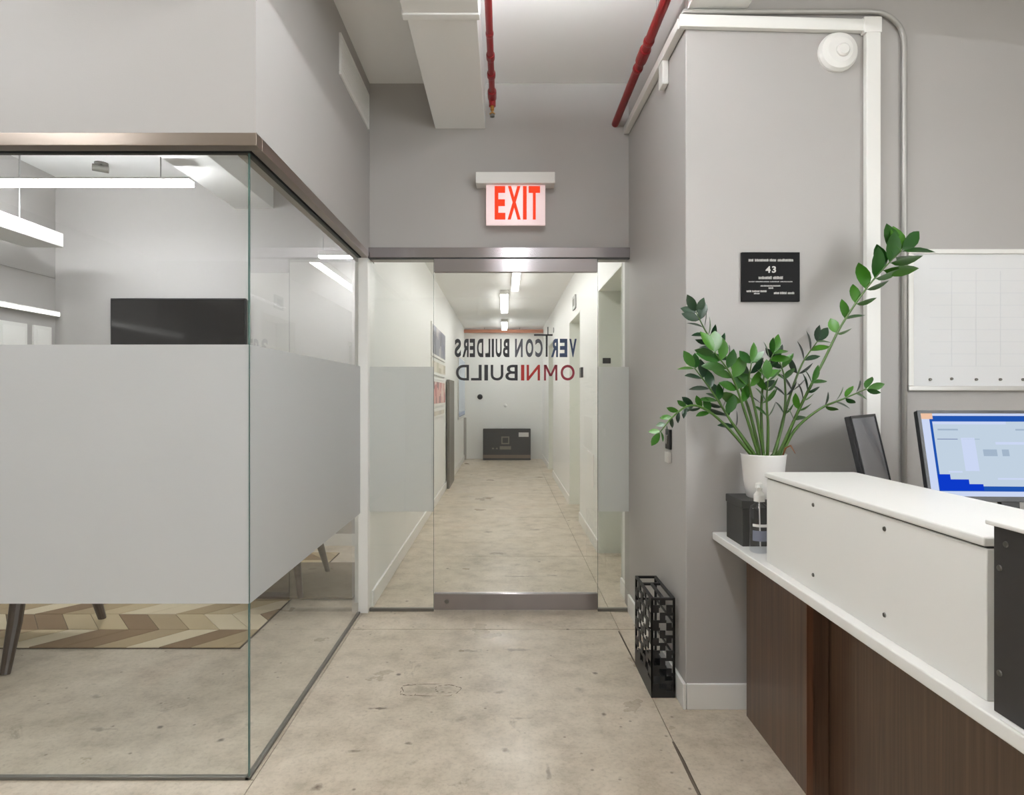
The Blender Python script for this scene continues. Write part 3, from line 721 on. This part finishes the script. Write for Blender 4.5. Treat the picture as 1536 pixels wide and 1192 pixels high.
# stem: picture points, end depth, leaf pairs (start fraction, count, leaf pixels, dark share)
STEMS = [
 ([(1166,690),(1198,615),(1236,540),(1262,488),(1300,432),(1330,398),(1352,376)], 2.36, .46, 9, 48, 0, 'A'),
 ([(1169,690),(1192,645),(1230,613),(1265,598),(1300,583)], 2.30, .55, 5, 27, .3, 'B'),
 ([(1160,690),(1180,610),(1202,548),(1226,512)], 2.50, .45, 5, 32, .9, 'C'),
 ([(1145,690),(1142,615),(1147,560),(1160,530)], 2.36, .38, 6, 34, .3, 'D'),
 ([(1158,690),(1176,625),(1177,570),(1168,538)], 2.44, .35, 5, 30, .5, 'E'),
 ([(1142,690),(1122,610),(1092,540),(1062,502),(1044,468)], 2.49, .50, 7, 32, .9, 'F'),
 ([(1140,690),(1118,620),(1098,565),(1072,528)], 2.26, .42, 6, 40, 0, 'G'),
 ([(1137,690),(1102,640),(1070,590),(1042,552)], 2.30, .45, 5, 33, .2, 'H'),
 ([(1133,690),(1095,645),(1062,616),(1035,608),(1010,624),(990,648)], 2.22, .38, 8, 26, .45, 'I'),
 ([(1147,690),(1135,625),(1124,575),(1127,545)], 2.28, .62, 3, 34, .1, 'J'),
 ([(1164,690),(1184,645),(1202,606),(1218,574)], 2.34, .45, 5, 30, .3, 'K'),
 ([(1151,690),(1152,640),(1150,600),(1152,570)], 2.30, .45, 4, 34, .1, 'L'),
 ([(1138,690),(1112,652),(1090,622),(1078,598)], 2.47, .45, 4, 28, .8, 'M'),
]
for px, dend, st, npair, lp, dk, key in STEMS:
    w3d, w2d = curve_pts(px, 2.405, dend, 18)
    m_ = len(w3d)
    # gather the foot of the stems inside the pot
    foot = Vector((plc.x+(w3d[0].x-plc.x)*.55, plc.y+rl.uniform(-.03, .03), plc.z+ph-.03))
    path = [foot]+w3d[1:]
    MB().tube(path, [.0068*(1-.72*i/(m_-1)) for i in range(m_)], 8).build('stem', M['stemgreen'], plant, smooth=True)
    for k in range(npair):
        fr = st+(1-st)*k/(npair-1 if npair > 1 else 1)*.98
        i = min(m_-2, int(fr*(m_-1))); u = fr*(m_-1)-i
        p = w3d[i].lerp(w3d[i+1], u); tdir = w2d[i+1]-w2d[i]; ang0 = math.degrees(math.atan2(-tdir.y, tdir.x))
        big = 1.0 if key != 'A' else (.62+.5*min(1, k/5))
        if key == 'I': big = .95-.25*k/npair
        for sgn in (1, -1):
            an = ang0+sgn*rl.uniform(32, 52)
            upper = math.sin(math.radians(ang0+sgn*45)) > math.sin(math.radians(ang0-sgn*45))
            tl = ROLL[key][0 if upper else 1]+rl.uniform(-9, 9)
            if key == 'F' and k >= npair-2: tl = rl.uniform(5, 30)
            put_leaf(p, an, lp*big*.92*p.y/F*rl.uniform(.82, 1.1), tl*rl.choice((1, 1, -1)), rl.random() < dk, rl.uniform(-22, 22), 1.3 if key in 'AGH' and upper else 1.08)
    p = w3d[-1]; tdir = w2d[-1]-w2d[-3]; ang0 = math.degrees(math.atan2(-tdir.y, tdir.x))
    put_leaf(p, ang0+rl.uniform(-8, 8), lp*.95*p.y/F, rl.uniform(-25, 25), rl.random() < dk, rl.uniform(-10, 20))
MB().tube([P(1172, 690, 2.38), P(1178, 672, 2.36), P(1186, 668, 2.33), P(1193, 680, 2.31)], [.004, .003, .0025, .001], 6).build('dry_stalk', M['drystalk'], plant, smooth=True)

bc = Vector((.912, 2.245, DZ))
t_ = thing('sanitizer_bottle', 'clear plastic sanitizer bottle with white pump cap beside the riser', 'bottle', bc)
MB().lathe(bc, [(0, .001), (.030, .001), (.033, .006), (.033, .15), (.030, .165), (.014, .175), (.0135, .183)], 28).build('body', M['clearplastic'], t_, smooth=True)
MB().lathe(bc, [(0, .182), (.019, .182), (.019, .205), (.013, .214), (.010, .218), (.010, .228), (.014, .230), (.012, .246), (0, .250)], 20).build('pump_cap', M['plastic'], t_)
MB().tube([bc+Vector((0, 0, .236)), bc+Vector((-.012, -.022, .236)), bc+Vector((-.014, -.03, .231))], [.007, .006, .005], 10).build('nozzle', M['plastic'], t_)
MB().tube([bc+Vector((0, 0, .18)), bc+Vector((.004, 0, .02))], .0025, 8).build('dip_tube', M['plastic'], t_)
m = MB(); n = 14
for i in range(n+1):
    a = -PI*.85+i/n*PI*.75
    for zz in (.045, .082): m.v.append(bc+Vector((.0335*math.cos(a), .0335*math.sin(a), zz)))
for i in range(n): m.f.append((2*i, 2*i+2, 2*i+3, 2*i+1))
m.build('label', mat('grey_blue_label', rgb(120,124,140), .4), t_, smooth=True)
m = MB()
for i in range(n+1):
    a = -PI*.85+i/n*PI*.75
    for zz in (.095, .105): m.v.append(bc+Vector((.0335*math.cos(a), .0335*math.sin(a), zz)))
for i in range(n): m.f.append((2*i, 2*i+2, 2*i+3, 2*i+1))
m.build('label_band', M['paper'], t_, smooth=True)

# ------------------------------------------------------------------ monitors
def monitor(name, label, x, y, zbot, wid, hgt, yaw, tilt, screen):
    t__ = thing(name, label, 'monitor', (x, y, DZ), yaw)
    # local frame: x along the screen, -y toward the viewer
    tl = math.radians(tilt)
    def tr(px, py, pz): return Vector((px, py*math.cos(tl)+pz*math.sin(tl), pz*math.cos(tl)-py*math.sin(tl)+zbot-DZ))
    def tb(nm, m_, x0, x1, y0, y1, z0, z1, bev=0):
        q = MB().box(x0, x1, y0, y1, z0, z1); q.v = [tr(*v) for v in q.v]; return q.build(nm, m_, t__, local=True, bevel=bev)
    tb('casing', M['blackplastic'], -wid/2, wid/2, 0, .02, 0, hgt, .004)
    tb('rear_housing', M['blackplastic'], -wid*.25, wid*.25, .02, .04, hgt*.1, hgt*.5, .006)
    bz = .010
    tb('bezel', M['blackplastic'], -wid/2, -wid/2+bz, -.004, 0, 0, hgt); tb('bezel', M['blackplastic'], wid/2-bz, wid/2, -.004, 0, 0, hgt)
    tb('bezel', M['blackplastic'], -wid/2+bz, wid/2-bz, -.004, 0, hgt-bz, hgt); tb('bezel', M['blackplastic'], -wid/2+bz, wid/2-bz, -.004, 0, 0, bz*1.6)
    sc = tb('screen', M['scr_bg'] if screen else M['lcd'], -wid/2+bz, wid/2-bz, -.0012, 0, bz*1.6, hgt-bz)
    if screen:
        W0, W1, H0, H1 = -wid/2+bz, wid/2-bz, bz*1.6, hgt-bz
        def el(nm, m_, u0, u1, v0, v1, k):
            q = MB().box(W0+(W1-W0)*u0, W0+(W1-W0)*u1, -.0012-.0002*k, -.001, H0+(H1-H0)*v0, H0+(H1-H0)*v1); q.v = [tr(*v) for v in q.v]
            qq = q.build(nm, m_, t__, local=True)
        el('screen_area', M['scr_edge'], 0, 1, 0, 1, 1)
        el('screen_area', M['scr_blue'], .05, 1, .06, .97, 2)
        el('screen_area', M['scr_bg'], .065, 1, .12, .90, 3)
        el('screen_area', M['scr_edge'], .065, .5, .865, .90, 4)
        for u0, u1, v1 in ((.055, .125, .26), (.055, .23, .20), (.055, .31, .145)): el('screen_area', M['scr_deep'], u0, u1, .07, v1, 5)
        el('screen_area', M['scr_peach'], 0, .07, .93, 1, 6)
        for u0, u1, v0, v1, m_ in ((.09, .21, .79, .81, 'scr_grey'), (.08, .2, .68, .688, 'scr_text'), (.23, .33, .68, .688, 'scr_grey'), (.55, .68, .79, .81, 'scr_grey'), (.42, .62, .62, .65, 'scr_edge'), (.34, .42, .48, .56, 'scr_grey'), (.45, .49, .48, .56, 'scr_grey'), (.22, .3, .3, .7, 'scr_edge'), (.12, .2, .28, .3, 'scr_edge'), (.4, .75, .2, .22, 'scr_edge'), (.7, .95, .5, .6, 'scr_grey')):
            el('screen_item', M[m_], u0, u1, v0, v1, 7)
    # stand
    q = MB().box(-.03, .03, .02, .04, .012, zbot-DZ+hgt*.4); 
    for v in q.v:
        if v.z > .05: v.y += math.sin(tl)*hgt*.4*.9
    q.build('stand_neck', M['blackplastic'], t__, local=True, bevel=.003)
    MB().box(-.11, .11, -.05, .13, 0, .012).build('stand_base', M['blackplastic'], t__, local=True, bevel=.004)
    return t__
monitor('computer_monitor', 'desktop monitor with a bright blue window on screen, right photo edge', 1.657, 2.02, .945, .56, .30, math.radians(-3), 13, True)
monitor('computer_monitor', 'dark switched-off monitor turned sideways near the conduit', 1.41, 2.345, .92, .38, .30, math.radians(48), 12, False)

# ------------------------------------------------------------------ umbrella stand
ux0, ux1, uy0, uy1, uh = .624, .726, 2.668, 3.0, .425
t_ = thing('umbrella_stand', 'black openwork metal umbrella stand on the floor against the right wall', 'umbrella stand', (.675, 2.83, 0))
b = .008
m = MB()
for z in (uh-.01,):
    for q in ((ux0, ux1, uy0, uy0+.012), (ux0, ux1, uy1-.012, uy1), (ux0, ux0+.012, uy0+.012, uy1-.012), (ux1-.012, ux1, uy0+.012, uy1-.012), (ux0+.012, ux1-.012, uy0+.21, uy0+.225), (ux0+.046, ux0+.058, uy0+.012, uy0+.21)):
        m.box(q[0], q[1], q[2], q[3], z, uh)
m.build('top_frame', M['black'], t_)
m = MB(); m.box(ux0, ux1, uy0, uy1, 0, .012); m.box(ux0, ux0+.006, uy0, uy1, .012, .07); m.box(ux1-.006, ux1, uy0, uy1, .012, .07); m.box(ux0+.006, ux1-.006, uy0, uy0+.006, .012, .028); m.box(ux0+.006, ux1-.006, uy1-.006, uy1, .012, .07)
m.build('base_tray', M['black'], t_)
def lattice(L_, fn, z0, rows, cols, keep):
    """open key pattern: rows of broken bars with blocks that step from row to row"""
    hh = (uh-.01-z0)/rows; cw = (L_-.02)/cols
    for r in range(rows):
        za = z0+r*hh
        for c_ in range(cols):
            u = .01+c_*cw
            if (c_+r) % 2 == 0: fn(u, u+cw*.84, za+hh*.36, za+hh)          # block of the step
            if (c_*2+r) % 3 != keep: fn(u, u+cw, za, za+hh*.36)             # bar under it
    fn(0, .01, z0, uh-.01); fn(L_-.01, L_, z0, uh-.01)
def rails(L_, fn, z0):
    for zz in (z0+.1, z0+.24): fn(.01, L_-.01, zz, zz+.01)
    fn(0, .01, z0, uh-.01); fn(L_-.01, L_, z0, uh-.01)
m = MB(); lattice(ux1-ux0, lambda a, c_, z0, z1: m.box(ux0+a, ux0+c_, uy0, uy0+.005, z0, z1), .028, 12, 3, 1); m.build('lattice_panel', M['black'], t_)
m = MB(); lattice(uy1-uy0, lambda a, c_, z0, z1: m.box(ux0, ux0+.005, uy0+a, uy0+c_, z0, z1), .07, 9, 6, 0); m.build('lattice_panel', M['black'], t_)
m = MB(); rails(ux1-ux0, lambda a, c_, z0, z1: m.box(ux0+a, ux0+c_, uy1-.005, uy1, z0, z1), .07); m.build('back_rails', M['black'], t_)
m = MB(); rails(uy1-uy0, lambda a, c_, z0, z1: m.box(ux1-.005, ux1, uy0+a, uy0+c_, z0, z1), .07); m.build('side_rails', M['black'], t_)

# ------------------------------------------------------------------ meeting room contents
t_ = thing('television', 'wide black television on the back wall of the meeting room', 'television', (-2.775, 5.33, 1.48))
box(-3.345, -2.20, 5.315, 5.355, 1.46, 2.11).build('casing', M['blackplastic'], t_, bevel=.004)
box(-3.335, -2.21, 5.312, 5.315, 1.475, 2.10).build('screen', M['tvscreen'], t_)
box(-2.95, -2.6, 5.355, 5.366, 1.65, 1.95).build('bracket', M['channel'], t_)
t_ = thing('air_duct', 'pale duct under the meeting room ceiling, seen through the corner glass', 'duct', (-2.15, 4.0, 2.885))
box(-2.31, -1.98, 2.7, 5.37, 2.885, H-.02).build('duct_section', M['ductwhite'], t_, bevel=.004)
box(-2.33, -1.96, 3.9, 3.95, 2.872, H-.01).build('flange', M['ductwhite'], t_, bevel=.004)
t_ = thing('ceiling_unit', 'pale boxed ventilation unit by the left wall of the meeting room', 'ventilation unit', (-3.65, 4.0, 2.5))
bz0 = 2.43
box(-3.71, -3.42, 2.6, 4.86, bz0, 2.54).build('casing', M['ductwhite'], t_, bevel=.006)
box(-3.70, -3.43, 3.9, 3.905, bz0-.003, bz0).build('seam', M['conduit'], t_)
for yy in (3.0, 4.6): MB().tube([(-3.56, yy, 2.54), (-3.56, yy, H)], .006, 8).build('hanger', M['steel'], t_)
t_ = thing('wall_light', 'slim bright light strip on the left wall of the meeting room', 'wall light', (-3.84, 4.5, 1.96))
box(-3.849, -3.80, 3.2, 5.355, 1.955, 2.0).build('housing', M['plastic'], t_, bevel=.003)
box(-3.80, -3.792, 3.21, 5.345, 1.958, 1.99).build('diffuser', emis('strip_lamp', (1, .98, .95, 1), 2.2), t_)
o = struct(box(-3.849, -3.842, 2.6, 5.36, 2.285, 2.30).build('trim_6', M['conduit']))
for i, (y0, y1) in enumerate(((4.75, 5.03), (5.1, 5.3))):
    t_ = thing('picture_frame', ['small white framed print on the left meeting room wall', 'narrow white framed print nearest the meeting room corner'][i], 'picture', (-3.85, (y0+y1)/2, 1.60))
    box(-3.849, -3.83, y0, y1, 1.62, 1.86).build('frame', M['trimwhite'], t_, bevel=.003)
    box(-3.83, -3.828, y0+.03, y1-.03, 1.65, 1.83).build('print', M['paper'], t_)
t_ = thing('ceiling_spotlight', 'small dark spotlight on the meeting room ceiling', 'spotlight', (-3.25, 5.0, 3.05))
MB().lathe((-3.25, 5.05, H-.012), [(0, 0), (.05, 0), (.05, .012)], 20).build('base', M['channel'], t_)
MB().tube([(-3.29, 5.0, H-.05), (-3.19, 5.05, H-.055)], .028, 16).build('lamp_head', M['channel'], t_)
MB().tube([(-3.25, 5.05, H-.012), (-3.24, 5.03, H-.045)], .008, 8).build('arm', M['channel'], t_)

# rug of herringbone patches
rug = thing('herringbone_rug', 'flat rug of pale and brown herringbone patches in the meeting room', 'rug', (-2.4, 4.1, 0))
RM = [mat('rug_cream', rgb(214,200,172), .9, bump=.5, bscale=300), mat('rug_sand', rgb(190,172,138), .9, bump=.5, bscale=300), mat('rug_tan', rgb(172,152,120), .9, bump=.5, bscale=300), mat('rug_brown', rgb(134,110,82), .9, bump=.5, bscale=300)]
rx0, rx1, ry0, ry1 = -3.5, -1.343, 3.18, 5.1
box(rx0, rx1, ry0, ry1, 0, .006).build('backing', M['joint'], rug)
def clipx(poly, a, b_):
    def cl(p, keep, X):
        o_ = []
        for i in range(len(p)):
            u, v = p[i], p[(i+1) % len(p)]
            if keep(u[0]): o_.append(u)
            if keep(u[0]) != keep(v[0]):
                s_ = (X-u[0])/(v[0]-u[0]); o_.append((X, u[1]+s_*(v[1]-u[1])))
        return o_
    p = cl(poly, lambda x_: x_ >= a, a)
    return cl(p, lambda x_: x_ <= b_, b_) if p else p
rr_ = random.Random(5); rows = 8; bw = (ry1-ry0)/rows; pw = .165
for r in range(rows):
    sh = .20*(1 if r % 2 == 0 else -1)
    x = rx0-.4; k = 0
    while x < rx1+.4:
        ya, yb = ry0+r*bw, ry0+(r+1)*bw
        s0, s1 = (0, sh) if sh > 0 else (-sh, 0)
        pl = clipx([(x+s0, ya+.002), (x+pw-.004+s0, ya+.002), (x+pw-.004+s1, yb-.002), (x+s1, yb-.002)], rx0+.004, rx1-.004)
        if len(pl) > 2: MB().slabpoly(pl, .006, .0095+.001*rr_.random()).build('patch', RM[(k*3+r+rr_.choice((0, 0, 1))) % 4], rug)
        x += pw; k += 1
o = box(-2.0, -.95, 3.93, 4.74, .0, .014).build('floor_strip', M['mat'], bevel=.003); o.location.z = .0105; tag(o, 'plain brown strip of floor under the far chair in the meeting room', 'mat')  # thin brown slab where the floor has a darker strip

def chair(name, label, x, y, rz, drop=0, sp=((.30, .30), (.26, .25), (.21, .20)), rad=(.017, .026, .033)):
    t__ = thing(name, label, 'chair', (x, y, .0), rz, 'splay-legged chairs in the meeting room')
    for sx in (-1, 1):
        for sy in (-1, 1):
            MB().tube([(sx*sp[0][0], sy*sp[0][1], -drop if sy < 0 else 0), (sx*sp[1][0], sy*sp[1][1], .2), (sx*sp[2][0], sy*sp[2][1], .40)], list(rad), 12).build('leg', M['chairwood'], t__, local=True)
    MB().box(-.30, .30, -.28, .28, .40, .49).build('seat', M['chairfabric'], t__, local=True, bevel=.025, segs=3)
    q = MB().box(-.29, .29, .22, .30, .47, .88)
    for v in q.v:
        if v.z > .6: v.y += .07
    q.build('backrest', M['chairfabric'], t__, local=True, bevel=.025, segs=3)
    for sx in (-1, 1): MB().box(sx*.29-.03, sx*.29+.03, -.25, .27, .47, .63).build('armrest', M['chairfabric'], t__, local=True, bevel=.02)
    return t__
c1 = chair('armchair', 'dark-legged armchair behind the left frosted glass, near the photo edge', -2.62, 3.24, math.radians(0), .0108, ((.315, .35), (.305, .28), (.29, .22)), (.021, .030, .034))
c2 = chair('armchair', 'armchair with tapered legs standing on the brown strip in the meeting room', -1.57, 4.20, math.radians(180))
c2.location.z = .0245; c1.location.z = .0108

# ------------------------------------------------------------------ corridor contents
def art(name, m_):
    return m_
def collage(name, cols, sc):
    m_ = bpy.data.materials.new(name); m_.use_nodes = True; N = m_.node_tree.nodes; L = m_.node_tree.links; b_ = N['Principled BSDF']
    g = N.new('ShaderNodeTexCoord'); v = N.new('ShaderNodeTexVoronoi'); v.inputs['Scale'].default_value = sc; v.distance = 'CHEBYCHEV'
    L.new(g.outputs['Object'], v.inputs['Vector'])
    s_ = N.new('ShaderNodeSeparateColor'); L.new(v.outputs['Color'], s_.inputs[0])
    r = N.new('ShaderNodeValToRGB'); e = r.color_ramp.elements; r.color_ramp.interpolation = 'CONSTANT'
    while len(e) < len(cols): e.new(.5)
    for i, c_ in enumerate(cols): e[i].position = i/len(cols); e[i].color = c_
    L.new(s_.outputs[0], r.inputs[0]); L.new(r.outputs[0], b_.inputs['Base Color']); b_.inputs['Roughness'].default_value = .3
    return m_
def poster(label, y0, y1, z0, z1, m_, fm):
    t__ = thing('framed_poster', label, 'poster', (XL, (y0+y1)/2, z0))
    box(XL, XL+.02, y0, y1, z0, z1).build('frame', fm, t__, bevel=.003)
    box(XL+.02, XL+.022, y0+.03, y1-.03, z0+.03, z1-.03).build('picture', m_, t__)
poster('dark photo collage poster hung highest on the left corridor wall', 6.85, 8.35, 1.72, 2.1, collage('collage_dark', [rgb(70,74,96), rgb(120,122,138), rgb(52,52,66), rgb(170,168,170), rgb(96,100,128)], 5), M['trimwhite'])
poster('pale framed poster just under the dark collage in the corridor', 6.85, 8.35, 1.52, 1.70, collage('collage_pale', [rgb(190,184,160), rgb(214,206,190), rgb(176,166,140)], 4), M['trimwhite'])
poster('red and pink poster low on the left corridor wall', 6.85, 8.35, 1.16, 1.47, collage('collage_red', [rgb(176,70,66), rgb(206,150,140), rgb(120,44,44), rgb(216,190,180)], 6), M['trimwhite'])
poster('small cream notice below the red corridor poster', 7.0, 8.2, 1.02, 1.13, collage('collage_cream', [rgb(204,196,180), rgb(188,180,166)], 4), M['trimwhite'])
o = thing('upright_panel', 'tall dark grey panel standing against the left corridor wall', 'panel', (XL+.04, 8.95, 0))
box(XL+.016, XL+.05, 8.6, 9.45, 0.0, 1.5).build('board', M['greypanel'], o, bevel=.003)
box(XL+.05, XL+.054, 8.62, 8.68, .05, 1.45).build('edge_strip', M['channel'], o)
t_ = thing('framed_board', 'pale blue framed board at the far end of the left corridor wall', 'notice board', (XL, 11.6, .83))
box(XL, XL+.02, 10.8, 12.45, .86, 1.98).build('frame', M['alu'], t_, bevel=.003)
box(XL+.02, XL+.023, 10.84, 12.40, .9, 1.94).build('picture', mat('pale_blue_sheet', rgb(206,220,236), .2), t_)
box(XL+.023, XL+.026, 10.9, 12.35, .92, .98).build('caption_strip', mat('blue_print', rgb(110,136,180), .3), t_)
o = struct(box(XL+.0, XL+.05, 12.4, 12.46, 0, .84).build('trim_7', M['conduit']))
t_ = thing('flat_carton', 'flat black carton with pale printed square leaning at the corridor end', 'carton', (.04, 12.45, 0))
a = P(724.5, 688, 12.38); b_ = P(796, 643, 12.38)
box(a.x, b_.x, 12.38, 12.53, 0, b_.z).build('box', M['darkbox'], t_, bevel=.006)
def cp(nm, p0, p1, q0, q1, m_):
    a_ = P(p0, q1, 12.377); c_ = P(p1, q0, 12.377); box(a_.x, c_.x, 12.377, 12.38, a_.z, c_.z).build(nm, m_, t_)
gp = mat('grey_carton_print', rgb(122,118,104), .6)
cp('label', 778, 793, 648.5, 655, M['print'])
for q in ((752, 764, 654.5, 656.3), (752, 764, 664.2, 666), (752, 753.8, 656.3, 664.2), (762.2, 764, 656.3, 664.2)): cp('printed_mark', *q, gp)
cp('printed_mark', 749.5, 766.5, 669, 674, gp)
for q in ((738, 741), (744, 746.5)): cp('printed_mark', q[0], q[1], 671.5, 673.5, gp)
cp('tape', 724.8, 795.8, 682, 687, mat('brown_tape', rgb(112,96,80), .5))
c = P(720, 595, 12.63)
o = MB().lathe(c, [(0, .05), (.03, .05), (.05, .03), (.055, .012), (.055, 0)], 24, 'y').build('wall_fitting', M['blackplastic'], smooth=True); tag(o, 'small round black fitting on the white corridor end wall', 'wall fitting')
c = P(758, 608, 12.63)
o = MB().lathe(c, [(0, .02), (.03, .02), (.035, .01), (.035, 0)], 20, 'y').build('wall_fitting', M['plastic'], smooth=True); tag(o, 'small pale fitting at the middle of the corridor end wall', 'wall fitting')
t_ = thing('corridor_pipe', 'pinkish orange pipe across the far end of the corridor ceiling', 'pipe', (0, 12.5, 2.53))
MB().tube([(XL, 12.5, 2.56), (XC, 12.5, 2.56)], .035, 14).build('pipe', M['orange'], t_)
for xx in (-.4, .3): MB().tube([(xx, 12.5, 2.56), (xx, 12.5, CC)], .006, 8).build('hanger', M['steel'], t_)
t_ = thing('floor_indicator', 'small grey lift indicator above the second corridor doorway', 'indicator', (XC, 6.9, 2.2))
box(XC-.016, XC, 6.72, 6.98, 2.225, 2.37).build('plate', M['steel'], t_, bevel=.003)
box(XC-.019, XC-.016, 6.78, 6.92, 2.26, 2.335).build('display', M['greypanel'], t_)
t_ = thing('card_reader', 'small black card reader on the right corridor wall beside the lettering', 'card reader', (XC, 6.15, 1.45))
box(XC-.025, XC, 6.12, 6.24, 1.46, 1.56).build('body', M['blackplastic'], t_, bevel=.004)
box(XC-.027, XC-.025, 6.145, 6.215, 1.475, 1.5).build('light_bar', M['greypanel'], t_)
o = box(XC+.03, XC+.095, 5.098, 5.104, 1.545, 1.59).build('jamb_sign', M['blackplastic'], bevel=.001); tag(o, 'tiny black sign on the jamb of the nearest corridor doorway', 'sign')
o = box(XC-.012, XC, 5.35, 5.75, .50, .78).build('wall_notice', M['paper'], bevel=.002); tag(o, 'white notice plate low on the right corridor wall', 'notice')
